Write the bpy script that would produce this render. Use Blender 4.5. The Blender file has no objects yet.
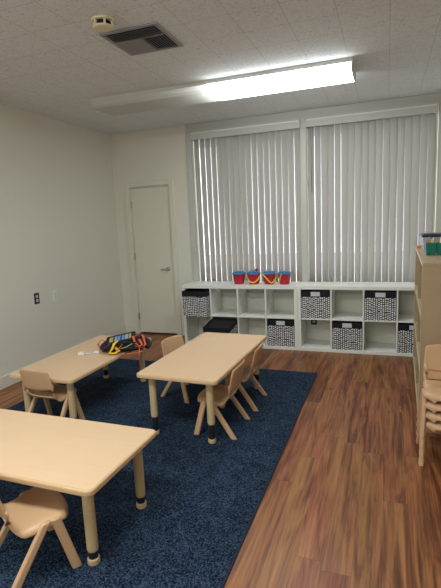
import bpy, math, random
from mathutils import Vector, Matrix
random.seed(4)
S = bpy.context.scene
C = S.collection
PI = math.pi
def R(a): return math.radians(a)

# ------------------------------------------------------------------ materials
def mat(name, col, rough=.5, metal=0., bump=0., bscale=60., trans=0., spec=.5, coat=0.):
    m = bpy.data.materials.new(name); m.use_nodes = True
    n = m.node_tree.nodes; l = m.node_tree.links
    b = n['Principled BSDF']
    b.inputs['Roughness'].default_value = rough
    b.inputs['Metallic'].default_value = metal
    b.inputs['Specular IOR Level'].default_value = spec
    b.inputs['Coat Weight'].default_value = coat
    tc = n.new('ShaderNodeTexCoord')
    nz = n.new('ShaderNodeTexNoise'); nz.inputs['Scale'].default_value = bscale; nz.inputs['Detail'].default_value = 3
    l.new(tc.outputs['Object'], nz.inputs['Vector'])
    mx = n.new('ShaderNodeMix'); mx.data_type = 'RGBA'
    mx.inputs[6].default_value = tuple(c*.95 for c in col[:3])+(1,)
    mx.inputs[7].default_value = tuple(min(1, c*1.05) for c in col[:3])+(1,)
    l.new(nz.outputs['Fac'], mx.inputs[0]); l.new(mx.outputs[2], b.inputs['Base Color'])
    if bump:
        bp = n.new('ShaderNodeBump'); bp.inputs['Strength'].default_value = bump; bp.inputs['Distance'].default_value = .003
        l.new(nz.outputs['Fac'], bp.inputs['Height']); l.new(bp.outputs['Normal'], b.inputs['Normal'])
    return m

def nodes_of(name):
    m = bpy.data.materials.new(name); m.use_nodes = True
    return m, m.node_tree.nodes, m.node_tree.links, m.node_tree.nodes['Principled BSDF']

def ramp(n, stops, interp='LINEAR'):
    r = n.new('ShaderNodeValToRGB'); e = r.color_ramp.elements; r.color_ramp.interpolation = interp
    while len(e) < len(stops): e.new(.5)
    for k, (p, c) in enumerate(stops):
        e[k].position = p; e[k].color = tuple(c)+(1,) if len(c) == 3 else c
    return r
def math_node(n, l, op, a, b=None, c=None):
    m = n.new('ShaderNodeMath'); m.operation = op
    for i, v in enumerate((a, b, c)):
        if v is None: continue
        if isinstance(v, (int, float)): m.inputs[i].default_value = v
        else: l.new(v, m.inputs[i])
    return m.outputs[0]

def floor_material():
    m, n, l, b = nodes_of('laminate_planks')
    tc = n.new('ShaderNodeTexCoord'); sp = n.new('ShaderNodeSeparateXYZ'); l.new(tc.outputs['Object'], sp.inputs[0])
    W = .127; LEN = 1.22
    col = math_node(n, l, 'FLOOR', math_node(n, l, 'DIVIDE', sp.outputs['X'], W))
    wn = n.new('ShaderNodeTexWhiteNoise'); wn.noise_dimensions = '1D'; l.new(col, wn.inputs['W'])
    yy = math_node(n, l, 'ADD', math_node(n, l, 'DIVIDE', sp.outputs['Y'], LEN), wn.outputs['Value'])
    row = math_node(n, l, 'FLOOR', yy)
    cb = n.new('ShaderNodeCombineXYZ'); l.new(col, cb.inputs[0]); l.new(row, cb.inputs[1])
    w2 = n.new('ShaderNodeTexWhiteNoise'); w2.noise_dimensions = '2D'; l.new(cb.outputs[0], w2.inputs['Vector'])
    # grain, stretched along the plank and shifted for each plank
    off = n.new('ShaderNodeVectorMath'); off.operation = 'MULTIPLY_ADD'
    l.new(w2.outputs['Color'], off.inputs[0]); off.inputs[1].default_value = (7, 7, 7); l.new(tc.outputs['Object'], off.inputs[2])
    mp = n.new('ShaderNodeMapping'); mp.inputs['Scale'].default_value = (8.5, .75, 1); l.new(off.outputs[0], mp.inputs['Vector'])
    g = n.new('ShaderNodeTexNoise'); g.inputs['Scale'].default_value = 1.6; g.inputs['Detail'].default_value = 9; g.inputs['Roughness'].default_value = .62; g.inputs['Distortion'].default_value = 1.5
    l.new(mp.outputs[0], g.inputs['Vector'])
    mp2 = n.new('ShaderNodeMapping'); mp2.inputs['Scale'].default_value = (60, 1.8, 1); l.new(off.outputs[0], mp2.inputs['Vector'])
    g2 = n.new('ShaderNodeTexNoise'); g2.inputs['Scale'].default_value = 1.5; g2.inputs['Detail'].default_value = 4
    l.new(mp2.outputs[0], g2.inputs['Vector'])
    v = math_node(n, l, 'ADD', math_node(n, l, 'MULTIPLY', g.outputs['Fac'], .70), math_node(n, l, 'MULTIPLY', g2.outputs['Fac'], .30))
    v = math_node(n, l, 'ADD', v, math_node(n, l, 'MULTIPLY', math_node(n, l, 'SUBTRACT', w2.outputs['Value'], .5), .10))
    r = ramp(n, [(.30, FL[0]), (.42, FL[1]), (.52, FL[2]), (.64, FL[3]), (.76, FL[4])])
    l.new(v, r.inputs[0])
    # joints
    fx = math_node(n, l, 'FRACT', math_node(n, l, 'DIVIDE', sp.outputs['X'], W))
    fy = math_node(n, l, 'FRACT', yy)
    jx = math_node(n, l, 'LESS_THAN', fx, .016); jy = math_node(n, l, 'LESS_THAN', fy, .0022)
    j = math_node(n, l, 'MAXIMUM', jx, jy)
    mx = n.new('ShaderNodeMix'); mx.data_type = 'RGBA'
    l.new(math_node(n, l, 'MULTIPLY', j, .55), mx.inputs[0]); l.new(r.outputs[0], mx.inputs[6]); mx.inputs[7].default_value = (.03, .012, .006, 1)
    hs = n.new('ShaderNodeHueSaturation'); g3 = n.new('ShaderNodeTexNoise'); g3.inputs['Scale'].default_value = .9; g3.inputs['Detail'].default_value = 2
    l.new(mp.outputs[0], g3.inputs['Vector']); l.new(math_node(n, l, 'MULTIPLY_ADD', g3.outputs['Fac'], .06, .470), hs.inputs['Hue'])
    l.new(r.outputs[0], hs.inputs['Color']); l.new(hs.outputs[0], mx.inputs[6])
    l.new(mx.outputs[2], b.inputs['Base Color'])
    b.inputs['Specular IOR Level'].default_value = .35; rr = math_node(n, l, 'MULTIPLY_ADD', g.outputs['Fac'], .16, .30); l.new(rr, b.inputs['Roughness'])
    bp = n.new('ShaderNodeBump'); bp.inputs['Strength'].default_value = .12; bp.inputs['Distance'].default_value = .002
    l.new(v, bp.inputs['Height']); l.new(bp.outputs['Normal'], b.inputs['Normal'])
    return m
FL = [(.045, .013, .006), (.14, .046, .018), (.27, .100, .036), (.37, .160, .060), (.44, .22, .09)]

def rug_material():
    m, n, l, b = nodes_of('navy_carpet')
    tc = n.new('ShaderNodeTexCoord')
    a = n.new('ShaderNodeTexNoise'); a.inputs['Scale'].default_value = 130; a.inputs['Detail'].default_value = 5; a.inputs['Roughness'].default_value = .8; l.new(tc.outputs['Object'], a.inputs['Vector'])
    c = n.new('ShaderNodeTexNoise'); c.inputs['Scale'].default_value = 9; c.inputs['Detail'].default_value = 3; l.new(tc.outputs['Object'], c.inputs['Vector'])
    v = math_node(n, l, 'ADD', math_node(n, l, 'MULTIPLY', a.outputs['Fac'], .92), math_node(n, l, 'MULTIPLY', c.outputs['Fac'], .08))
    r = ramp(n, [(.43, (.001, .003, .009)), (.50, (.010, .021, .048)), (.57, (.062, .100, .155))]); l.new(v, r.inputs[0])
    l.new(r.outputs[0], b.inputs['Base Color']); b.inputs['Roughness'].default_value = .95; b.inputs['Specular IOR Level'].default_value = .1
    bp = n.new('ShaderNodeBump'); bp.inputs['Strength'].default_value = .9; bp.inputs['Distance'].default_value = .006
    l.new(a.outputs['Fac'], bp.inputs['Height']); l.new(bp.outputs['Normal'], b.inputs['Normal'])
    return m

def ceiling_material():
    m, n, l, b = nodes_of('acoustic_ceiling_tile')
    tc = n.new('ShaderNodeTexCoord'); sp = n.new('ShaderNodeSeparateXYZ'); l.new(tc.outputs['Object'], sp.inputs[0])
    T = .3048
    j = None
    for ax in ('X', 'Y'):
        f = math_node(n, l, 'FRACT', math_node(n, l, 'DIVIDE', sp.outputs[ax], T))
        k = math_node(n, l, 'LESS_THAN', f, .012); j = k if j is None else math_node(n, l, 'MAXIMUM', j, k)
    mp = n.new('ShaderNodeMapping'); mp.inputs['Scale'].default_value = (1.0, 1.6, 1); l.new(tc.outputs['Object'], mp.inputs['Vector'])
    a = n.new('ShaderNodeTexNoise'); a.inputs['Scale'].default_value = 60; a.inputs['Detail'].default_value = 2; a.inputs['Distortion'].default_value = 1.5; l.new(mp.outputs[0], a.inputs['Vector'])
    r = ramp(n, [(.30, (.42, .43, .44)), (.42, (.72, .745, .76)), (.6, (.77, .80, .815))]); l.new(a.outputs['Fac'], r.inputs[0])
    mx = n.new('ShaderNodeMix'); mx.data_type = 'RGBA'; l.new(math_node(n, l, 'MULTIPLY', j, .5), mx.inputs[0])
    l.new(r.outputs[0], mx.inputs[6]); mx.inputs[7].default_value = (.28, .27, .26, 1)
    l.new(mx.outputs[2], b.inputs['Base Color']); b.inputs['Roughness'].default_value = .9
    bp = n.new('ShaderNodeBump'); bp.inputs['Strength'].default_value = .35; bp.inputs['Distance'].default_value = .004
    l.new(a.outputs['Fac'], bp.inputs['Height']); l.new(bp.outputs['Normal'], b.inputs['Normal'])
    return m

def bin_material():
    m, n, l, b = nodes_of('black_white_dash_fabric')
    tc = n.new('ShaderNodeTexCoord')
    # use the two in-face axes: x across and z up, with y folded in so the side faces carry it too
    sp = n.new('ShaderNodeSeparateXYZ'); l.new(tc.outputs['Object'], sp.inputs[0])
    u = math_node(n, l, 'ADD', math_node(n, l, 'ADD', sp.outputs['X'], 1.0), math_node(n, l, 'MULTIPLY', sp.outputs['Y'], 1.0))
    PW = .0235
    cx = math_node(n, l, 'DIVIDE', u, PW); ci = math_node(n, l, 'FLOOR', cx); fx = math_node(n, l, 'FRACT', cx)
    wn = n.new('ShaderNodeTexWhiteNoise'); wn.noise_dimensions = '1D'; l.new(ci, wn.inputs['W'])
    nz = n.new('ShaderNodeTexNoise'); nz.inputs['Scale'].default_value = 26; l.new(tc.outputs['Object'], nz.inputs['Vector'])
    cz = math_node(n, l, 'ADD', math_node(n, l, 'DIVIDE', sp.outputs['Z'], .0235), math_node(n, l, 'MULTIPLY', wn.outputs['Value'], 5))
    cz = math_node(n, l, 'ADD', cz, math_node(n, l, 'MULTIPLY', nz.outputs['Fac'], 1.6))
    fz = math_node(n, l, 'FRACT', cz)
    a = math_node(n, l, 'LESS_THAN', math_node(n, l, 'ABSOLUTE', math_node(n, l, 'SUBTRACT', fx, .5)), .33)
    c = math_node(n, l, 'LESS_THAN', math_node(n, l, 'ABSOLUTE', math_node(n, l, 'SUBTRACT', fz, .5)), .29)
    w = math_node(n, l, 'MULTIPLY', a, c)
    mx = n.new('ShaderNodeMix'); mx.data_type = 'RGBA'; l.new(w, mx.inputs[0])
    mx.inputs[6].default_value = (.018, .018, .022, 1); mx.inputs[7].default_value = (.86, .85, .86, 1)
    l.new(mx.outputs[2], b.inputs['Base Color']); b.inputs['Roughness'].default_value = .9
    return m

def top_material():
    m, n, l, b = nodes_of('maple_laminate')
    tc = n.new('ShaderNodeTexCoord')
    mp = n.new('ShaderNodeMapping'); mp.inputs['Scale'].default_value = (22, 1.4, 22); l.new(tc.outputs['Object'], mp.inputs['Vector'])
    a = n.new('ShaderNodeTexNoise'); a.inputs['Scale'].default_value = 2.5; a.inputs['Detail'].default_value = 4; l.new(mp.outputs[0], a.inputs['Vector'])
    r = ramp(n, [(.3, TOP[0]), (.7, TOP[1])]); l.new(a.outputs['Fac'], r.inputs[0])
    l.new(r.outputs[0], b.inputs['Base Color']); b.inputs['Roughness'].default_value = .42
    return m
TOP = [(.71, .485, .30), (.735, .51, .32)]

def vane_material():
    m = bpy.data.materials.new('vinyl_vane'); m.use_nodes = True; n = m.node_tree.nodes; l = m.node_tree.links
    n.clear(); out = n.new('ShaderNodeOutputMaterial')
    d = n.new('ShaderNodeBsdfDiffuse'); d.inputs[0].default_value = (.50, .485, .46, 1)
    t = n.new('ShaderNodeBsdfTranslucent'); t.inputs[0].default_value = (.68, .655, .64, 1)
    mx = n.new('ShaderNodeMixShader'); mx.inputs[0].default_value = .30
    l.new(d.outputs[0], mx.inputs[1]); l.new(t.outputs[0], mx.inputs[2]); l.new(mx.outputs[0], out.inputs[0])
    return m
def glass_material():
    m = bpy.data.materials.new('window_glass'); m.use_nodes = True; n = m.node_tree.nodes; l = m.node_tree.links
    n.clear(); out = n.new('ShaderNodeOutputMaterial')
    t = n.new('ShaderNodeBsdfTransparent'); t.inputs[0].default_value = (.93, .95, .95, 1)
    g = n.new('ShaderNodeBsdfGlossy'); g.inputs['Roughness'].default_value = .02
    mx = n.new('ShaderNodeMixShader'); mx.inputs[0].default_value = .06
    l.new(t.outputs[0], mx.inputs[1]); l.new(g.outputs[0], mx.inputs[2]); l.new(mx.outputs[0], out.inputs[0])
    return m
def emit(name, col, s):
    m = bpy.data.materials.new(name); m.use_nodes = True; n = m.node_tree.nodes; l = m.node_tree.links
    n.clear(); out = n.new('ShaderNodeOutputMaterial'); e = n.new('ShaderNodeEmission')
    e.inputs[0].default_value = col+(1,); e.inputs[1].default_value = s; l.new(e.outputs[0], out.inputs[0])
    return m
def clear_plastic():
    m, n, l, b = nodes_of('clear_plastic')
    b.inputs['Base Color'].default_value = (.6, .58, .66, 1); b.inputs['Roughness'].default_value = .2
    b.inputs['Alpha'].default_value = .45
    return m

WALL = mat('painted_wall', (.72, .70, .615), .75, bump=.05, bscale=140)
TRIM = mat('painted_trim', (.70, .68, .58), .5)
CEIL = ceiling_material(); FLOOR = floor_material(); RUG = rug_material(); BINM = bin_material(); TOPM = top_material()
RUGB = mat('rug_binding', (.008, .014, .035), .9)
VANE = vane_material(); GLASS = glass_material()
VALM = mat('valance_vinyl', (.55, .545, .51), .5); LIPM = mat('gleam_lip_white', (.95, .95, .94), .2)
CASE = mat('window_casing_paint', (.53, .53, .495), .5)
EDGE = mat('tan_edge', (.66, .44, .245), .45)
LEG = mat('tan_leg_plastic', (.56, .41, .225), .45)
BLACKP = mat('black_plastic', (.014, .016, .02), .35)
CHAIR = mat('peach_plastic', (.60, .37, .205), .42, bump=.05, bscale=300)
SHELF = mat('white_laminate', (.82, .82, .77), .38)
BAND = mat('black_fabric', (.006, .008, .011), .95, bump=.3, bscale=400)
TAG = mat('clear_label_pocket', (.62, .61, .62), .4)
METAL = mat('brushed_nickel', (.55, .54, .52), .3, metal=1)
VENTM = mat('grey_vent_metal', (.20, .205, .225), .5, metal=.1)
VENTF = mat('grey_vent_frame', (.27, .275, .29), .5, metal=.1)
DARK = mat('opening_dark', (.01, .01, .012), .9)  # near-black colour painted in for the shade inside openings
CREAM = mat('cream_plastic', (.72, .66, .46), .45)
WHITEP = mat('white_plastic', (.78, .78, .76), .4)
def diffuser_material():
    m = bpy.data.materials.new('prismatic_diffuser'); m.use_nodes = True; n = m.node_tree.nodes; l = m.node_tree.links
    b = n['Principled BSDF']; b.inputs['Base Color'].default_value = (.72, .72, .69, 1); b.inputs['Roughness'].default_value = .25
    t = n.new('ShaderNodeBsdfTranslucent'); t.inputs[0].default_value = (.75, .75, .72, 1)
    mx = n.new('ShaderNodeMixShader'); mx.inputs[0].default_value = .35
    l.new(b.outputs[0], mx.inputs[1]); l.new(t.outputs[0], mx.inputs[2]); l.new(mx.outputs[0], n['Material Output'].inputs[0])
    return m
DIFF = diffuser_material()
HOUS = mat('white_enamel', (.62, .62, .60), .4)
LIT = emit('lit_diffuser', (.93, 1.0, 1.0), 9.5); LIT2 = emit('lit_diffuser_bright', (.93, 1.0, 1.0), 11.0)
RED = mat('red_plastic', (.46, .012, .04), .4)
BLUE = mat('blue_plastic', (.05, .22, .42), .45)
YEL = mat('yellow_plastic', (.85, .60, .03), .4)
OR = mat('orange_webbing', (.72, .115, .05), .6)
NAVY = mat('navy_plastic', (.012, .016, .055), .35)
TEAL = mat('teal_plastic', (.0, .16, .125), .4)
BOOKC = mat('beige_laminate', (.40, .29, .175), .5, bump=.04, bscale=30)
BOOKE = mat('beige_edge_band', (.52, .44, .27), .4)
BAG = mat('black_nylon', (.010, .009, .012), .7, bump=.4, bscale=120)
PBLUE = mat('blue_print', (.12, .25, .55), .6); PPALE = mat('pale_print', (.30, .36, .40), .6); PGOLD = mat('gold_print', (.35, .30, .12), .6)
GREEN = mat('pale_green_print', (.3, .5, .2), .6); PURP = mat('plum_nylon', (.07, .015, .03), .7)
CLEAR = clear_plastic()

# ------------------------------------------------------------------ mesh helpers
class MB:
    def __init__(s): s.v = []; s.f = []
    def add(s, vs, fs, M=None):
        o = len(s.v)
        s.v += [tuple(M @ Vector(p)) if M else tuple(p) for p in vs]
        s.f += [tuple(i+o for i in f) for f in fs]; return s
    def box(s, x0, x1, y0, y1, z0, z1, M=None):
        v = [(x, y, z) for x in (x0, x1) for y in (y0, y1) for z in (z0, z1)]
        return s.add(v, [(0,1,3,2), (4,6,7,5), (0,4,5,1), (2,3,7,6), (0,2,6,4), (1,5,7,3)], M)
    def lathe(s, prof, seg=24, M=None):      # prof: (r, z) from bottom to top, closed at both ends
        v = []; f = []; k = len(prof)
        for i in range(seg):
            a = 2*PI*i/seg
            for r, z in prof: v.append((r*math.cos(a), r*math.sin(a), z))
        for i in range(seg):
            j = (i+1) % seg
            for q in range(k-1): f.append((i*k+q, j*k+q, j*k+q+1, i*k+q+1))
        f.append(tuple(i*k for i in reversed(range(seg)))); f.append(tuple(i*k+k-1 for i in range(seg)))
        return s.add(v, f, M)
    def tube(s, path, r, seg=8, flat=1.0):
        pts = [Vector(p) for p in path]; v = []; f = []; up = Vector((0, 0, 1))
        for i, p in enumerate(pts):
            t = (pts[min(i+1, len(pts)-1)]-pts[max(i-1, 0)]).normalized()
            a = t.cross(up)
            if a.length < .1: a = t.cross(Vector((1, 0, 0)))
            a.normalize(); b = a.cross(t).normalized()
            for k in range(seg):
                w = 2*PI*k/seg; v.append(p+a*r*math.cos(w)+b*r*flat*math.sin(w))
        for i in range(len(pts)-1):
            for k in range(seg):
                f.append((i*seg+k, i*seg+(k+1) % seg, (i+1)*seg+(k+1) % seg, (i+1)*seg+k))
        f.append(tuple(reversed(range(seg)))); f.append(tuple((len(pts)-1)*seg+k for k in range(seg)))
        return s.add(v, f)
    def prism(s, poly, z0, z1, M=None):      # polygon in xy extruded along z
        k = len(poly); v = [(x, y, z0) for x, y in poly]+[(x, y, z1) for x, y in poly]
        f = [tuple(reversed(range(k))), tuple(range(k, 2*k))]+[(i, (i+1) % k, (i+1) % k+k, i+k) for i in range(k)]
        return s.add(v, f, M)
    def build(s, name, m, parent=None, smooth=False, bevel=0., sub=0, solid=0.):
        me = bpy.data.meshes.new(name); me.from_pydata(s.v, [], s.f); me.update()
        import bmesh
        bm = bmesh.new(); bm.from_mesh(me); bmesh.ops.recalc_face_normals(bm, faces=bm.faces); bm.to_mesh(me); bm.free()
        me.materials.append(m)
        o = bpy.data.objects.new(name, me); C.objects.link(o)
        if smooth:
            for p in me.polygons: p.use_smooth = True
        if solid:
            q = o.modifiers.new('s', 'SOLIDIFY'); q.thickness = solid; q.offset = 0
        if bevel:
            q = o.modifiers.new('b', 'BEVEL'); q.width = bevel; q.segments = 2; q.limit_method = 'ANGLE'; q.angle_limit = R(40)
            if not smooth: q.harden_normals = False
        if sub:
            q = o.modifiers.new('u', 'SUBSURF'); q.levels = sub; q.render_levels = sub
        if parent: o.parent = parent
        return o
def tag(o, label, cat, group=None, kind=None):
    o['label'] = label; o['category'] = cat
    if group: o['group'] = group
    if kind: o['kind'] = kind
    return o
def thing(name, loc=(0, 0, 0), rz=0.):
    o = bpy.data.objects.new(name, None); o.empty_display_size = .1; C.objects.link(o)
    o.location = loc; o.rotation_euler = (0, 0, rz); return o
def struct(o, label=None):
    o['kind'] = 'structure'
    if label: o['label'] = label
    return o
def copy_tree(o, parent=None):
    c = o.copy(); C.objects.link(c); c.parent = parent
    for ch in list(o.children):
        copy_tree(ch, c)
    return c
def rrect(hx, hy, r, seg=5):
    p = []
    for cx, cy, a0 in ((hx-r, hy-r, 0), (-hx+r, hy-r, 90), (-hx+r, -hy+r, 180), (hx-r, -hy+r, 270)):
        for i in range(seg+1):
            a = R(a0+90*i/seg); p.append((cx+r*math.cos(a), cy+r*math.sin(a)))
    return p

# ------------------------------------------------------------------ setting
H = 2.788; XL = -3.577; XR = 1.45; YF = -8.4
struct(MB().box(XL-.1, XR+.1, YF-.1, .2, -.08, 0).build('floor', FLOOR), 'reddish brown wood plank floor')
struct(MB().box(XL-.1, XR+.1, YF-.1, .2, H, H+.08).build('ceiling', CEIL), 'off white textured tile ceiling')
struct(MB().box(XL-.1, XL, YF, .16, 0, H).build('wall_left', WALL), 'plain off white painted wall with black outlet')
struct(MB().box(XR, XR+.1, YF, .16, 0, H).build('wall_right', WALL))
struct(MB().box(XL-.1, XR+.1, YF-.1, YF, 0, H).build('wall_front', WALL))
D0, D1, DH = -3.332, -2.733, 2.052       # door opening
W = [(-2.368, -.968), (-.903, .505)]     # window openings
WZ0, WZ1 = .70, 2.70
wb = MB()
wb.box(XL, D0, 0, .16, 0, H); wb.box(D0, D1, 0, .16, DH, H); wb.box(D1, W[0][0], 0, .16, 0, H)
wb.box(W[0][0], W[1][1], 0, .16, 0, WZ0); wb.box(W[0][0], W[1][1], 0, .16, WZ1, H)
wb.box(W[0][1], W[1][0], 0, .16, WZ0, WZ1); wb.box(W[1][1], XR, 0, .16, 0, H)
struct(wb.build('wall_back', WALL), 'off white wall holding the narrow door and both windows')
# closet behind the door keeps the gap under it dark
struct(MB().box(D0-.05, D1+.05, .5, .55, 0, DH+.1).box(D0-.05, D0, .16, .5, 0, DH+.1).box(D1, D1+.05, .16, .5, 0, DH+.1)
       .box(D0-.05, D1+.05, .16, .55, DH+.05, DH+.1).box(D0-.05, D1+.05, .15, .5, -.05, 0).build('wall_closet', WALL))
def baseboard(nm, x0, x1, y0, y1):
    return struct(MB().box(x0, x1, y0, y1, 0, .125).build(nm, TRIM, bevel=.005))
baseboard('baseboard_left', XL, XL+.016, YF, 0)
baseboard('baseboard_corner', XL+.016, D0-.075, -.016, 0)
baseboard('baseboard_back', D1+.075, XR, -.016, 0)
baseboard('baseboard_right', XR-.016, XR, YF, -.016)
# door
dr = struct(MB().box(D0+.004, D1-.004, .012, .052, .022, DH-.004).build('door_1', TRIM, bevel=.002), 'narrow plain off white closet door')
for z in (1.83, 1.12, .26):
    hg = MB().box(D0-.010, D0+.016, -.006, .012, z-.045, z+.045)
    hg.lathe([(.006, -.05), (.006, .05)], 10, Matrix.Translation((D0+.002, -.006, z)))
    hg.build('hinge', METAL, dr)
MB().lathe([(.030, 0), (.030, .006), (.012, .012), (.012, .04)], 20, Matrix.Translation((-2.82, .012, .935)) @ Matrix.Rotation(R(90), 4, 'X')).build('rosette', METAL, dr, smooth=True)
MB().tube([(-2.82, -.036, .935), (-2.835, -.040, .935), (-2.87, -.040, .934), (-2.91, -.036, .931)], .0095).build('lever_handle', METAL, dr, smooth=True)
# door casing
cs = MB(); cs.box(D0-.075, D0-.012, -.022, 0, 0, DH+.075); cs.box(D1+.008, D1+.073, -.022, 0, 0, DH+.075); cs.box(D0-.012, D1+.008, -.022, 0, DH+.012, DH+.075)
cs.box(D0-.012, D0, -.008, 0, 0, DH+.012); cs.box(D1, D1+.008, -.008, 0, 0, DH+.012)
struct(cs.build('trim_1', TRIM, bevel=.003), 'painted casing round the closet door')
# window casing
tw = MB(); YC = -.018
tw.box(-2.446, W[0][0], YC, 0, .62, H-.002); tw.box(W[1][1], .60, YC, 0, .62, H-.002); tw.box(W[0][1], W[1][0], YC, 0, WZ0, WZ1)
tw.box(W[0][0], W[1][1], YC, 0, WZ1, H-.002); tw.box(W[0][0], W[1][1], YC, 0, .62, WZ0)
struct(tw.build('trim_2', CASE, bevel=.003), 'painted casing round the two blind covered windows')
for i, (a, b_) in enumerate(W):
    fr = MB(); t = .03
    fr.box(a, a+t, .10, .15, WZ0, WZ1).box(b_-t, b_, .10, .15, WZ0, WZ1).box(a+t, b_-t, .10, .15, WZ0, WZ0+t).box(a+t, b_-t, .10, .15, WZ1-t, WZ1)
    w_ = struct(fr.build('window_%d' % (i+1), TRIM), 'tall window behind white vertical blinds')
    MB().box(a+t, b_-t, .122, .128, WZ0+t, WZ1-t).build('pane', GLASS, w_)

# outside the windows: ground and added roof, seen only as light between the vanes
PAVE = mat('pale_concrete', (.55, .54, .52), .9)
struct(MB().box(-9, 7, .2, 16, -.2, -.12).build('ground', PAVE))
struct(MB().box(-5, 3, .2, 2.6, 2.92, 3.0).build('shade_roof', TRIM))  # unseen roof added to shade the upper vanes from the sky
# ------------------------------------------------------------------ vertical blinds
def blind(x0, x1, ang, label, wand=None):
    YV = .035
    t = tag(thing('vertical_blind', ((x0+x1)/2, YV, WZ1)), label, 'blind', 'vertical blinds over the windows')
    hw = (x1-x0)/2
    MB().box(-hw+.012, hw-.012, -.018, .022, -.055, -.015).build('headrail', WHITEP, t)
    v = MB(); v.box(-hw, hw, -.078, -.070, -.112, -.004).box(-hw, -hw+.006, -.070, .02, -.112, -.004).box(hw-.006, hw, -.070, .02, -.112, -.004)
    v.build('valance', VALM, t, bevel=.001)
    # added white lip for the gleam along the valance, sloped to catch the lamp
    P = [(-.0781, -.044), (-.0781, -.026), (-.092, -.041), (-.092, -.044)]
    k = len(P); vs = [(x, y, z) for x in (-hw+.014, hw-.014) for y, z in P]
    MB().add(vs, [tuple(range(k)), tuple(range(2*k-1, k-1, -1))]+[(q, (q+1) % k, (q+1) % k+k, q+k) for q in range(k)]).build('gleam_lip', LIPM, t)
    n = NV; pitch = (x1-x0-.02)/n; L = .0445
    for i in range(n):
        cx = -hw+.01+pitch*(i+.5); wx = (x0+x1)/2+cx
        view = math.degrees(math.atan2(-wx, 5.58))
        thr = view-math.degrees(math.acos(min(1, pitch*math.cos(R(view))/(2*L))))
        a = thr+ang[i]
        g = MB(); k = 6; zb = -1.955-rl.random()*.006
        tw = rl.uniform(-5.5, -.5)      # the vanes twist a little towards their free ends
        vs = []; fs = []; NZ = 6
        for q in range(NZ+1):
            z = -.06+(zb+.06)*q/NZ; c, s = math.cos(R(a+tw*q/NZ)), math.sin(R(a+tw*q/NZ))
            for j in range(k+1):
                u = -1+2*j/k; px = u*L; py = -.005*(1-u*u)
                vs.append((px*c-py*s, px*s+py*c, z))
        for q in range(NZ):
            for j in range(k): fs.append((q*(k+1)+j, q*(k+1)+j+1, q*(k+1)+j+k+2, q*(k+1)+j+k+1))
        o = MB().add(vs, fs).build('vane', VANE, t, smooth=True, solid=.0012); o.location = (cx, 0, 0)
    if wand:
        MB().tube([(-hw+wand, -.058, -.10), (-hw+wand, -.064, -.14), (-hw+wand+.004, -.064, -.86)], .0045, 8).build('tilt_wand', VENTF, t, smooth=True)
    return t
rl = random.Random(7)
NV = 18
la = [-5, -4, -1, -4, 0, 1, -1, 2, -1.5, 0, -3, 1, -2.5, 0, -3, 1, -1, -3]
ra = [-2, -5, 2, 1, -5, 0, 1, -1, 1, 2, -2, 0, 2, -2, 1, 1, -2, 1]
blind(W[0][0]+.004, W[0][1]-.002, la, 'white vertical blind over the left window above the red buckets')
blind(W[1][0]+.002, W[1][1]-.012, ra, 'white vertical blind over the right window, behind the beige bookcase', .055)

# ------------------------------------------------------------------ cube shelves
SY0, SY1 = -.402, -.020; SX = [-2.436, -.966]
def cubeshelf(x0, label):
    t = tag(thing('cube_shelf', (x0, SY0, 0)), label, 'shelf', 'white cube shelves under the windows')
    d = SY1-SY0; w = 1.468; T = .038; h = .77; c = (w-2*T-3*.0165)/4; ch = (h-2*T-.0165)/2
    MB().box(0, w, 0, d, h-T, h).build('top_panel', SHELF, t, bevel=.0015)
    MB().box(T, w-T, 0, d, 0, T).build('bottom_panel', SHELF, t, bevel=.0015)
    MB().box(0, T, 0, d, 0, h-T).build('side_panel', SHELF, t, bevel=.0015)
    MB().box(w-T, w, 0, d, 0, h-T).build('side_panel', SHELF, t, bevel=.0015)
    zm = T+ch
    MB().box(T, w-T, .001, d, zm, zm+.0165).build('middle_shelf', SHELF, t, bevel=.001)
    for k in range(3):
        x = T+(k+1)*c+k*.0165
        MB().box(x, x+.0165, .001, d, T, zm).build('divider', SHELF, t, bevel=.001)
        MB().box(x, x+.0165, .001, d, zm+.0165, h-T).build('divider', SHELF, t, bevel=.001)
    return t
cubeshelf(SX[0], 'white eight-cube shelf carrying the red buckets, below the left window')
cubeshelf(SX[1], 'white eight-cube shelf with a clear top, reaching behind the beige bookcase')
CELL = (1.468-.076-.0495)/4
def cellx(u, k): return SX[u]+.038+k*(CELL+.0165)+CELL/2
ZC = (.0385, .038+(.77-.076-.0165)/2+.0170)

def make_bin(filled=False):
    t = thing('storage_bin'); w = .160; d = .175; h = .318; th = .006; hb = h-.068
    def shell(z0, z1, bottom):
        m = MB(); m.box(-w, w, -d, -d+th, z0, z1).box(-w, w, d-th, d, z0, z1).box(-w, -w+th, -d+th, d-th, z0, z1).box(w-th, w, -d+th, d-th, z0, z1)
        if bottom: m.box(-w+th, w-th, -d+th, d-th, z0, z0+th)
        return m
    shell(0, hb, True).build('body', BINM, t)
    shell(hb, h, False).build('top_band', BAND, t)
    MB().box(-.052, .052, -d-.003, -d-.0005, hb+.010, h-.008).build('label_pocket', TAG, t, bevel=.001)
    MB().box(-w+th, w-th, -d+th, d-th, h-.045, h-.035).build('lining', BAND, t)
    return t
b0 = make_bin()
bins = [(0, 0, 1, -.115, PI, 'black and white bin sticking out of the top left cube nearest the door'),
        (0, 1, 0, -.235, PI, 'black and white bin pulled furthest out, low beside the centre table end'),
        (0, 3, 0, 0, 0, 'black and white bin low in the bucket shelf, at its right end'),
        (1, 0, 1, 0, 0, 'black and white bin above the black wall outlet, in an upper cube'),
        (1, 1, 0, 0, 0, 'fully visible black and white bin in a lower cube of the right-hand shelf'),
        (1, 2, 1, 0, 0, 'black and white bin in an upper cube, nearest the beige bookcase'),
        (1, 3, 0, 0, 0, 'black and white bin in a lower cube, half hidden by the beige bookcase')]
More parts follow.
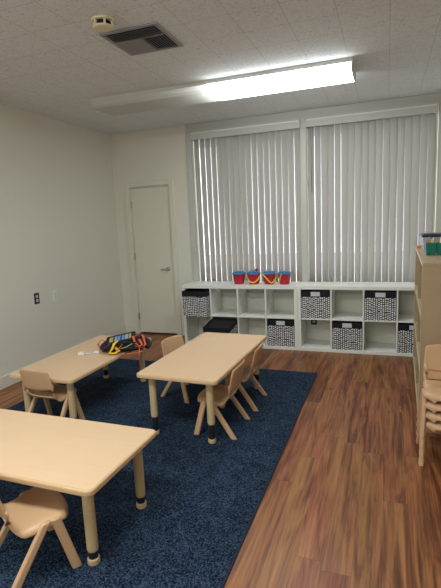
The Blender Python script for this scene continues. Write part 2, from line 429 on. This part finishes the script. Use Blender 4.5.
for i, (u, k, r, dy, rz, lab) in enumerate(bins):
    o = b0 if i == 0 else copy_tree(b0)
    o.location = (cellx(u, k), SY0+.176+.004+dy, ZC[r]); o.rotation_euler = (0, 0, rz)
    if i == 1: o.location.y = -.5166; o.location.z = .0245; o.rotation_euler = (R(-7.7), 0, PI)      # tipped out, front edge on the floor
    tag(o, lab, 'storage bin', 'black and white storage bins in the cube shelves')

# ------------------------------------------------------------------ buckets
def bucket(x, y, kind, rz, label):
    t = tag(thing('toy_bucket', (x, y, .7705), rz), label, 'bucket', 'red buckets on the cube shelf')
    prof = [(.054, 0), (.057, .003), (.080, .128), (.080, .135), (.077, .135), (.074, .128), (.052, .006)]
    MB().lathe(prof[:4]+[(.076, .135), (.0745, .12)], 28).build('bucket_body', RED, t, smooth=False)
    MB().lathe([(.0815, .124), (.0865, .127), (.0865, .137), (.0805, .1405), (.078, .1405)], 28).build('rim', BLUE, t)
    g = MB(); random.seed(int(x*100))
    for q in range(6):
        a = q*PI/3+.3; g.lathe([(.005, .137), (.026, .139), (.030, .148), (.018, .158), (.004, .16)], 10, Matrix.Translation((.043*math.cos(a), .043*math.sin(a), 0)))
    g.build('sand_toys', BLUE, t, smooth=True)
    keys = {'none': None, 'low': [(-92, .118), (-60, .062), (-25, .030), (0, .024), (25, .030), (60, .062), (92, .118)],
            'left': [(-62, .128), (-48, .122), (-20, .085), (10, .042), (38, .018), (70, .035), (105, .08), (130, .122)],
            'right': [(-12, .128), (-22, .105), (-38, .06), (-58, .022), (-85, .022), (-125, .07), (-155, .12)]}[kind]
    if keys:
        pts = []
        for q in range(len(keys)-1):
            (p0, z0), (p1, z1) = keys[q], keys[q+1]
            for w_ in range(4):
                u = w_/4; a = R(p0+(p1-p0)*u); z = z0+(z1-z0)*u; rr = .0605+.024*z/.135
                if z > .12: rr += .006
                pts.append((rr*math.sin(a), -rr*math.cos(a), z))
        MB().tube(pts, .0085, 8, .9).build('handle', YEL, t, smooth=True)
    if kind == 'low':
        MB().lathe([(.004, 0), (.017, .006), (.021, .018), (.015, .030), (.004, .034)], 14, Matrix.Translation((.035, 0, .160))).build('toy_knob', RED, t, smooth=True)
    return t
BY = -.235
bucket(-1.722, BY, 'none', 0, 'red bucket with blue rim and no handle showing, nearest the door')
bucket(-1.530, BY, 'low', 0, 'red bucket with a red knob on top and a low yellow handle')
bucket(-1.336, BY, 'left', 0, 'red bucket with a yellow handle slanting down to the right across its front')
bucket(-1.150, BY, 'right', 0, 'red bucket with yellow handle at its left side, nearest the right-hand shelf')

# ------------------------------------------------------------------ wall plates
def plate(nm, loc, face, tilt, m1, m2, label, sockets=True):
    t = thing(nm, loc, face); tag(t, label, 'outlet' if sockets else 'switch')
    t.rotation_euler = (0, tilt, face)
    MB().box(-.037, .037, -.006, 0, -.06, .06).build('cover_plate', m1, t, bevel=.002)
    if sockets:
        for z in (-.022, .022):
            o = MB().prism(rrect(.0165, .0145, .008), .006, .009, Matrix.Translation((0, 0, z)) @ Matrix.Rotation(R(90), 4, 'X')).build('socket', m2, t)
            MB().box(-.007, -.005, -.0095, -.0088, z-.004, z+.006).box(.005, .007, -.0095, -.0088, z-.004, z+.006).build('slots', DARK, o)
    else:
        MB().box(-.017, .017, -.009, -.006, -.033, .033).build('rocker', m2, t, bevel=.001)
    return t
plate('wall_outlet', (XL, -1.695, .81), R(90), 0, BLACKP, TAG, 'black wall outlet plate with pale sockets on the left wall')
plate('light_switch', (XL, -1.405, .793), R(90), 0, WHITEP, TRIM, 'white rocker plate on the left wall beside the black outlet', False)
plate('wall_outlet', (-.838, 0, .285), 0, 0, BLACKP, TAG, 'black outlet on the wall seen through an open lower cube')

# ------------------------------------------------------------------ rug
rg = thing('rug', (-1.875, -3.05, 0)); tag(rg, 'navy blue carpet rug lying under the three tables', 'rug')
MB().prism(rrect(1.237-.012, 1.88-.012, .01), .001, .012).build('pile', RUG, rg)
bd = MB()
bd.box(-1.237, 1.237, -1.88, -1.868, .0005, .010).box(-1.237, 1.237, 1.868, 1.88, .0005, .010).box(-1.237, -1.225, -1.868, 1.868, .0005, .010).box(1.225, 1.237, -1.868, 1.868, .0005, .010)
bd.build('binding', RUGB, rg)
ZR = .012

# ------------------------------------------------------------------ tables
def make_table(h, ext, label, loc, rz, hx=.305, hy=.61):
    t = tag(thing('activity_table', loc, rz), label, 'table', 'rectangular activity tables on the rug')
    tt = .032
    o = MB().prism(rrect(hx, hy, .035, 6), h-tt, h-.001).build('edge_band', EDGE, t, bevel=.008); 
    MB().prism(rrect(hx-.009, hy-.009, .027, 6), h-.0012, h+.0006).build('tabletop', TOPM, t)
    for sx in (-1, 1):
        for sy in (-1, 1):
            l = MB().lathe([(.0245, 0), (.0265, .01), (.0265, h-tt-.03-ext-.03), (.031, h-tt-.03-ext), (.036, h-tt-ext-.03)][:3]+[(.029, h-tt-ext-.03)], 20).build('leg', LEG, t, smooth=False)
            l.location = (sx*(hx-.088), sy*(hy-.088), .030+ext)
            a = MB().lathe([(.0225, 0), (.0225, ext+.004)], 20).build('leg_extension', BLACKP, l); a.location = (0, 0, -ext-.002)
            f = MB().lathe([(.0262, 0), (.0285, .003), (.0285, .026), (.0255, .030)], 20).build('foot_cap', LEG, l); f.location = (0, 0, -ext-.030)
    return t
make_table(.500-ZR, .108, 'tan rectangular table in the middle of the rug with chairs on both long sides', (-1.352, -2.250, ZR), R(-1.8), .316, .625)
make_table(.438-ZR, .036, 'tan rectangular table closest to the camera, lying crosswise and cropped at left', (-1.781, -3.800, ZR), R(90-.5))
make_table(.440-ZR, .060, 'tan rectangular table by the left wall with the backpack lying on it', (-2.480, -2.330, ZR), R(0), .305, .625)

# ------------------------------------------------------------------ chairs
def make_chair():
    t = thing('stacking_chair')
    prof = [(.174, .240, .100), (.172, .256, .114), (.157, .267, .140), (.130, .2725, .163), (.07, .268, .164), (0, .256, .156), (-.055, .249, .150),
            (-.085, .260, .147), (-.103, .284, .145), (-.111, .306, .143), (-.116, .324, .142)]
    us = [-1, -.93, -.7, -.35, 0, .35, .7, .93, 1]; vs = []; fs = []
    for i, (y, z, w) in enumerate(prof):
        for u in us:
            e = abs(u) == 1; yy = y-(.022*u*u if i < 3 else 0)
            zz = z+.004*u*u-(.030 if e and i < 7 else .012 if e and i < 9 else 0)
            if i >= 7: yy += .012*u*u
            vs.append((w*u, yy, zz))
    k = len(us)
    for i in range(len(prof)-1):
        for j in range(k-1):
            if i >= len(prof)-3 and 1 < j < k-2: continue
            fs.append((i*k+j, i*k+j+1, (i+1)*k+j+1, (i+1)*k+j))
    MB().add(vs, fs).build('seat', CHAIR, t, smooth=True, solid=.011, sub=1)
    vs = []; fs = []; us = [-1, -.9, -.6, -.3, 0, .3, .6, .9, 1]; nv = 7
    for i in range(nv):
        v = i/(nv-1)
        for u in us:
            w = .153-.012*v
            zb = .348-.014*(1-u*u); zt = .512-.012*u**4
            z = zb+(zt-zb)*v; y = -.128-.036*v+.020*u*u
            if abs(u) == 1: y += .005
            vs.append((w*u, y, z))
    for i in range(nv-1):
        for j in range(k-1): fs.append((i*k+j, i*k+j+1, (i+1)*k+j+1, (i+1)*k+j))
    bk = MB().add(vs, fs).build('backrest', CHAIR, t, smooth=True, solid=.013, sub=1)
    for sx in (-1, 1):
        MB().tube([(sx*.135, -.106, .320), (sx*.137, -.108, .35), (sx*.139, -.112, .385)], .0135, 8, .7).build('post', CHAIR, bk, smooth=True)
    for sx in (-1, 1):
        for (yt, yf) in ((.082, .150), (.040, -.140)):
            m = MB(); a = Vector((sx*.155, yt, .266)); b = Vector((sx*.170, yf, 0)); hy = .0215; hx = .0135
            n = 8; prev = []
            rings = [(a+(a-b).normalized()*.004, .6), (a, 1), (b+(a-b)*.04, 1.0), (b, 1)]
            v_ = []; f_ = []
            for (p, sc) in rings:
                for (dx, dy) in ((-1, -.6), (-.6, -1), (.6, -1), (1, -.6), (1, .6), (.6, 1), (-.6, 1), (-1, .6)):
                    v_.append((p.x+dx*hx*sc, p.y+dy*hy*sc, p.z))
            for i in range(3):
                for j in range(8): f_.append((i*8+j, i*8+(j+1) % 8, (i+1)*8+(j+1) % 8, (i+1)*8+j))
            f_ += [tuple(range(7, -1, -1)), tuple(range(24, 32))]
            m.add(v_, f_).build('leg', CHAIR, t, smooth=False, bevel=.003)
    return t
ch = make_chair()
G = 'small tan stacking chairs'
spots = [((-1.146, -2.540, ZR), R(90), 'tan chair on the right of the middle table, nearer the camera', G),
         ((-1.130, -2.040, ZR), R(92), 'tan chair on the right of the middle table, nearer the cube shelf', G),
         ((-1.705, -1.985, ZR), R(-106), 'tan chair facing right, on the left side of the middle table', G),
         ((-2.475, -2.858, ZR), R(-3), 'tan chair with its back to the camera at the backpack table', G),
         ((-1.547, -4.105, ZR), R(-31), 'tan chair turned aslant at the closest table, cropped at the lower left', G)]
SP = .062
pos = ['lowest tan chair of the stack by the beige bookcase', 'second tan chair from the bottom of the stack by the bookcase',
       'third tan chair from the bottom of the stack by the bookcase', 'topmost tan chair of the stack by the beige bookcase, its backrest in view']
for k in range(4): spots.append(((.390, -2.556, k*SP), R(180), pos[k], G))
for i, (p, a, lab, g) in enumerate(spots):
    o = ch if i == 0 else copy_tree(ch)
    o.location = p; o.rotation_euler = (0, 0, a); tag(o, lab, 'chair', g)

# ------------------------------------------------------------------ bookcase at right
BL = 1.60
bc = thing('bookcase', (.276, -.64, 0), 0); bc.rotation_euler = (0, 0, R(-91.6))   # local +x runs towards the camera, local -y faces left... depth to the right
tag(bc, 'tall beige open bookcase standing side-on at the right edge', 'bookcase')
# local x: along length (towards -y world), local y: to the right of the room (+x world)
bh = 1.212; dp = .46; T = .022
MB().box(0, BL, 0, dp, bh-T, bh).build('top_panel', BOOKC, bc, bevel=.002)
MB().box(0, T, 0, dp, 0, bh-T).build('side_panel', BOOKC, bc, bevel=.001)
MB().box(BL-T, BL, 0, dp, 0, bh-T).build('side_panel', BOOKC, bc, bevel=.001)
MB().box(T, BL-T, dp-.012, dp, 0, bh-T).build('back_panel', BOOKC, bc)
MB().box(BL*.5-T/2, BL*.5+T/2, .004, dp-.012, .08, bh-T).build('divider', BOOKC, bc)
for z in (.08, .455, .83):
    s1 = MB().box(T, BL*.5-T/2, .006, dp-.012, z-T, z).build('shelf_board', BOOKC, bc)
    s2 = MB().box(BL*.5+T/2, BL-T, .006, dp-.012, z-T, z).build('shelf_board', BOOKC, bc)
MB().box(T, BL-T, .03, .045, 0, .08-T).build('kick_board', BOOKC, bc)
eb = MB(); eb.box(0, BL, -.002, 0, bh-T, bh).box(0, T, -.002, 0, 0, bh-T).box(BL-T, BL, -.002, 0, 0, bh-T).box(T, BL-T, -.0015, .006, .43, .455).box(T, BL-T, -.0015, .006, .805, .83).box(T, BL-T, -.0015, .006, .055, .08)
eb.build('edge_banding', BOOKE, bc)

# things on the bookcase
ZB = bh+.0005
tb = tag(thing('storage_box', (.412, -1.24, ZB), R(0)), 'clear plastic box with a navy lid at the back of the bookcase top', 'box')
def taper_box(m, a, b, c, d, z0, z1, th=None):
    vs = [(-a, -b, z0), (a, -b, z0), (a, b, z0), (-a, b, z0), (-c, -d, z1), (c, -d, z1), (c, d, z1), (-c, d, z1)]
    return m.add(vs, [(3, 2, 1, 0), (4, 5, 6, 7), (0, 1, 5, 4), (1, 2, 6, 5), (2, 3, 7, 6), (3, 0, 4, 7)])
vs_open = lambda a, b, c, d, h: ([(-a, -b, 0), (a, -b, 0), (a, b, 0), (-a, b, 0), (-c, -d, h), (c, -d, h), (c, d, h), (-c, d, h)], [(3, 2, 1, 0), (0, 1, 5, 4), (1, 2, 6, 5), (2, 3, 7, 6), (3, 0, 4, 7)])
vv, ff = vs_open(.11, .15, .125, .165, .135)
MB().add(vv, ff).build('tub', CLEAR, tb, solid=.003)
MB().box(-.135, .135, -.175, .175, .132, .150).box(-.115, .115, -.155, .155, .150, .156).build('lid', NAVY, tb, bevel=.004)
cadm = thing('craft_caddy', (.368, -1.60, ZB), R(0)); tag(cadm, 'teal plastic caddy full of crayons and pencils on the bookcase top', 'caddy')
for k, x in enumerate((-.038, .040)):
    vv, ff = vs_open(.031, .042, .037, .050, .095)
    o = MB().add(vv, ff).build('cup', TEAL, cadm, solid=.004, bevel=.002); o.location = (x, 0, .0025)
MB().box(-.075, .077, -.003, .003, .05, .062).build('bridge', TEAL, cadm)
rp = random.Random(3)
cols = [YEL, OR, WHITEP, PPALE, YEL, BLUE, GREEN, OR, YEL, WHITEP, RED, YEL]
cnames = ['yellow', 'orange', 'white', 'pale blue', 'yellow', 'blue', 'green', 'orange', 'yellow', 'white', 'red', 'yellow']
for k in range(12):
    cx = (-.038 if k < 6 else .040)+rp.uniform(-.018, .018); cy = rp.uniform(-.026, .026)
    tx, ty = rp.uniform(-.25, .25), rp.uniform(-.25, .25); hh = rp.uniform(.105, .14)
    M = Matrix.Translation((.368+cx, -1.60+cy, ZB+.012)) @ Matrix.Rotation(tx*.35, 4, 'X') @ Matrix.Rotation(ty*.35, 4, 'Y')
    o = MB().lathe([(.0062, 0), (.0062, hh-.014), (.002, hh)], 8).build('marker', cols[k], smooth=False)
    o.matrix_world = M
    tag(o, '%s marker standing upright in the %s cup of the teal caddy' % (cnames[k], 'left' if k < 6 else 'right'), 'marker', 'markers in the teal caddy')
tp = MB(); tp.prism(rrect(.042, .016, .014), 0, .028)
o = tp.build('tape_dispenser', mat('burnt_orange', (.62, .22, .09), .5), bevel=.004); o.location = (.318, -.80, ZB); tag(o, 'small orange item lying on the far bookcase corner', 'tape')

# ------------------------------------------------------------------ backpack on left table
ZT = .4412
bp_ = tag(thing('backpack', (-2.235, -2.14, ZT), R(24)), 'black backpack with orange and yellow straps lying on the left table', 'backpack')
vs = []; fs = []; NU, NVV = 28, 12
rb = random.Random(5); ph = [rb.uniform(0, 6) for _ in range(6)]
for i in range(NVV+1):
    lat = -PI/2+PI*i/NVV
    for j in range(NU):
        a = 2*PI*j/NU
        ca, sa = math.cos(a), math.sin(a)
        rr = (abs(ca)**3.2+abs(sa)**3.2)**(-1/3.2)
        cl = math.cos(lat)**.45 if 0 < i < NVV else 0
        wv = 1+.05*math.sin(3*a+ph[0])+.03*math.sin(5*a+ph[1])
        x = .195*rr*ca*cl*wv; y = .125*rr*sa*cl*wv
        z = .042+.042*math.copysign(abs(math.sin(lat))**.8, lat)
        if z > .04: z += .012*math.sin(9*x+ph[2])+.010*math.sin(22*y+ph[3])+y*.12
        vs.append((x, y, max(z, .001)))
for i in range(NVV):
    for j in range(NU): fs.append((i*NU+j, i*NU+(j+1) % NU, (i+1)*NU+(j+1) % NU, (i+1)*NU+j))
MB().add(vs, fs).build('bag_body', BAG, bp_, smooth=True)
# raised flap with printed panel, tilted towards the camera
fl = MB().prism(rrect(.135, .066, .015), 0, .012).build('front_flap', BAG, bp_, bevel=.003)
fl.location = (-.015, -.01, .100); fl.rotation_euler = (R(20), R(-10), R(0))
pp = MB().prism(rrect(.112, .046, .004), .0125, .0135).build('printed_panel', BAG, fl)
for k, (x, m_, w_) in enumerate(((-.085, PGOLD, .017), (-.045, PPALE, .010), (-.015, PBLUE, .014), (.022, PBLUE, .011), (.055, PPALE, .016), (.088, PGOLD, .010))):
    MB().box(x-w_, x+w_, -.038, .038, .0137, .0145).build('print_block', m_, pp)
MB().tube([(.12, .02, .10), (.135, -.02, .125), (.10, -.06, .13), (.12, -.11, .09), (.16, -.13, .05), (.18, -.09, .06), (.15, -.05, .10)], .011, 6, .3).build('shoulder_strap', OR, bp_, smooth=True)
MB().tube([(.15, .07, .09), (.17, .03, .12), (.19, -.02, .10), (.205, -.06, .05), (.17, -.10, .03), (.12, -.125, .06)], .010, 6, .3).build('shoulder_strap', OR, bp_, smooth=True)
MB().tube([(.03, -.12, .10), (-.02, -.15, .05), (-.06, -.165, .015), (.0, -.185, .006), (.08, -.18, .006), (.16, -.16, .008), (.20, -.13, .02)], .008, 6, .35).build('webbing', OR, bp_, smooth=True)
MB().tube([(-.17, .06, .07), (-.21, .09, .08), (-.235, .05, .05), (-.21, .0, .03), (-.18, -.02, .04)], .009, 6, .4).build('webbing', OR, bp_, smooth=True)
MB().tube([(-.03, -.10, .11), (-.06, -.13, .09), (-.075, -.155, .05), (-.10, -.165, .02), (-.05, -.175, .015), (-.02, -.15, .03), (-.055, -.125, .06)], .016, 6, .4).build('yellow_strap', YEL, bp_, smooth=True)
MB().tube([(-.01, -.14, .045), (.05, -.145, .06), (.10, -.135, .085)], .007, 6, .5).build('green_trim', GREEN, bp_, smooth=True)
MB().tube([(-.16, -.10, .02), (-.15, -.11, .05), (-.11, -.12, .07), (-.10, -.10, .09)], .016, 6, .5).build('side_pocket', PURP, bp_, smooth=True)
MB().tube([(.10, .09, .05), (.16, .08, .075), (.215, .05, .06), (.235, .0, .035), (.22, -.05, .022)], .024, 8, .8).build('side_pocket', BAG, bp_, smooth=True)
MB().tube([(-.10, -.115, .07), (-.02, -.13, .088), (.06, -.125, .098), (.13, -.105, .085)], .012, 8, .6).build('side_pocket', BAG, bp_, smooth=True)
# strap hanging over the table edge
MB().tube([(.165, -.10, .055), (.155, -.150, .020), (.1655, -.187, .004), (.1655, -.200, -.004), (.1655, -.2005, -.045), (.163, -.202, -.13)], .006, 6, .4).build('webbing', OR, bp_, smooth=True)
# charger and cable
cg = tag(thing('charger', (-2.522, -2.368, ZT), R(15)), 'white charger block with a curled cable left of the backpack', 'charger')
MB().box(-.028, .028, -.02, .02, .0005, .026).build('plug_block', WHITEP, cg, bevel=.004)
MB().tube([(.028, 0, .012), (.05, .01, .006), (.08, .03, .005), (.11, .02, .005), (.12, -.01, .005), (.09, -.02, .005), (.07, .0, .006), (.10, .045, .008)], .0045, 6).build('cable', WHITEP, cg, smooth=True)
MB().box(.10, .145, .035, .06, .0005, .018).build('cable_plug', WHITEP, cg, bevel=.003)

# ------------------------------------------------------------------ ceiling fixtures
def fixture(x0, x1, yc, split, label, lit=LIT):
    t = tag(thing('ceiling_light', ((x0+x1)/2, yc, H)), label, 'ceiling light', 'long fluorescent ceiling lights')
    hw = (x1-x0)/2; hy = .205; d = .088
    MB().box(-hw, hw, -hy, hy, -.010, -.0005).build('housing', HOUS, t)
    prof = [(-hy+.004, -.0105), (-hy+.008, -.070), (-hy+.030, -d), (hy-.030, -d), (hy-.008, -.070), (hy-.004, -.0105)]
    def wrap(a, b, nm, m, e0=0):
        g = MB(); k = len(prof); vs = [(x, y, z) for x in (a, b) for y, z in prof]
        g.add(vs, [(i, i+1, i+1+k, i+k) for i in range(k-1)])
        return g.build(nm, m, t)
    if split is None: wrap(-hw+.016, hw-.016, 'lit_diffuser', lit)
    else:
        c = split-(x0+x1)/2
        wrap(-hw+.016, c, 'unlit_diffuser', DIFF); wrap(c+.001, hw-.016, 'lit_diffuser', lit)
    for s in (-1, 1):
        m = MB(); P = [(y*1.01, z*1.01) for y, z in prof]; a, b = sorted((s*hw, s*(hw-.016))); k = len(P)
        vs = [(x, y, z) for x in (a, b) for y, z in P]
        m.add(vs, [tuple(range(k)), tuple(range(2*k-1, k-1, -1))]+[(i, (i+1) % k, (i+1) % k+k, i+k) for i in range(k)])
        m.build('end_cap', HOUS, t)
    for s in (-1, 1):
        MB().box(-hw, hw, s*hy-(.004 if s > 0 else 0), s*hy+(.004 if s < 0 else 0), -.034, -.010).build('side_rail', HOUS, t)
    return t
fixture(-2.735, -.268, -1.395, -1.52, 'long fluorescent ceiling light with only its right half lit')
fixture(-2.735, -.268, -4.70, None, 'long fluorescent ceiling light fully lit, added to brighten the room, overhead behind the camera', LIT2)  # out of view, added because the half-lit fixture left the room too dim
fixture(-2.735, -.268, -7.2, None, 'long fluorescent ceiling light fully lit, added to brighten the room, at the far end behind the camera', LIT2)  # second unseen light, added to brighten the left wall and ceiling

# vent
vt = tag(thing('ceiling_vent', (-1.563, -2.638, H), R(1)), 'square grey metal air vent set in the ceiling tiles', 'vent')
a = .2; 
MB().box(-a, a, -a, a, -.003, -.0005).build('dark_backing', DARK, vt)  # black plate standing in for the shade behind the slats
fm = MB(); fm.box(-a-.008, a+.008, -a-.008, -a+.02, -.012, -.001).box(-a-.008, a+.008, a-.02, a+.008, -.012, -.001).box(-a-.008, -a+.02, -a+.02, a-.02, -.012, -.001).box(a-.02, a+.008, -a+.02, a-.02, -.012, -.001)
fm.build('frame', VENTF, vt, bevel=.002)
def slat(p0, p1, tilt, m=VENTM):
    p0 = Vector(p0); p1 = Vector(p1); L = (p1-p0).length; an = math.atan2(p1.y-p0.y, p1.x-p0.x)
    Mx = Matrix.Translation((*((p0+p1)/2).to_2d(), -.014)) @ Matrix.Rotation(an, 4, 'Z') @ Matrix.Rotation(tilt, 4, 'X')
    MB().box(-L/2, L/2, -.0095, .0095, -.0008, .0008, Mx).build('slat', m, vt)
for k in range(5):      # bank towards the camera
    y = -.165+k*.024; slat((-.175, y, 0), (.175, y, 0), R(38))
for k in range(8):      # right bank
    x = .03+k*.0195; slat((x, -.055, 0), (x, .175, 0), R(38))
for k in range(9):      # left bank
    y = -.045+k*.025; slat((-.175, y, 0), (.012, y, 0), R(-38), VENTF)
MB().box(-.18, .18, -.062, -.056, -.020, -.003).box(.015, .021, -.056, .18, -.020, -.003).build('crossbar', VENTF, vt)

# smoke detector
sd = tag(thing('smoke_detector', (-1.632, -3.000, H)), 'round cream smoke detector on the ceiling beside the vent', 'smoke detector')
MB().lathe([(.066, -.012), (.070, -.008), (.070, -.0005)], 32).build('mounting_base', CREAM, sd)
MB().lathe([(.040, -.038), (.046, -.034), (.046, -.012)], 28).build('sensor_core', DARK, sd)
MB().lathe([(.010, -.050), (.050, -.049), (.060, -.044), (.062, -.040)], 32).build('cap', CREAM, sd)
for k in range(6):
    a_ = k*PI/3+.2; c_, s_ = math.cos(a_), math.sin(a_)
    MB().box(.052, .062, -.006, .006, -.042, -.010, Matrix.Rotation(a_, 4, 'Z')).build('rib', CREAM, sd)

# ------------------------------------------------------------------ world, camera
wd = bpy.data.worlds.new('overcast_sky'); S.world = wd; wd.use_nodes = True
bg = wd.node_tree.nodes['Background']; bg.inputs[0].default_value = (.95, .95, 1.0, 1); bg.inputs[1].default_value = 3.2

f, yaw, pitch, roll, h, Dd = 451.7452, -.3555, -.1601, -.045, 1.555, 5.5643
Fv = Vector((math.sin(yaw)*math.cos(pitch), math.cos(yaw)*math.cos(pitch), math.sin(pitch)))
R0 = Vector((math.cos(yaw), -math.sin(yaw), 0)); U0 = R0.cross(Fv)
Rv = R0*math.cos(roll)+U0*math.sin(roll); Uv = -R0*math.sin(roll)+U0*math.cos(roll)
cd = bpy.data.cameras.new('camera'); cam = bpy.data.objects.new('camera', cd); C.objects.link(cam)
cd.sensor_fit = 'VERTICAL'; cd.sensor_height = 36; cd.lens = f*36/588; cd.clip_start = .02
cam.matrix_world = Matrix(((Rv.x, Uv.x, -Fv.x, 0), (Rv.y, Uv.y, -Fv.y, -Dd), (Rv.z, Uv.z, -Fv.z, h), (0, 0, 0, 1)))
S.camera = cam
S.view_settings.view_transform = 'Standard'; S.view_settings.look = 'None'; S.view_settings.gamma = 1
S.view_settings.exposure = .80; S.view_settings.use_curve_mapping = False
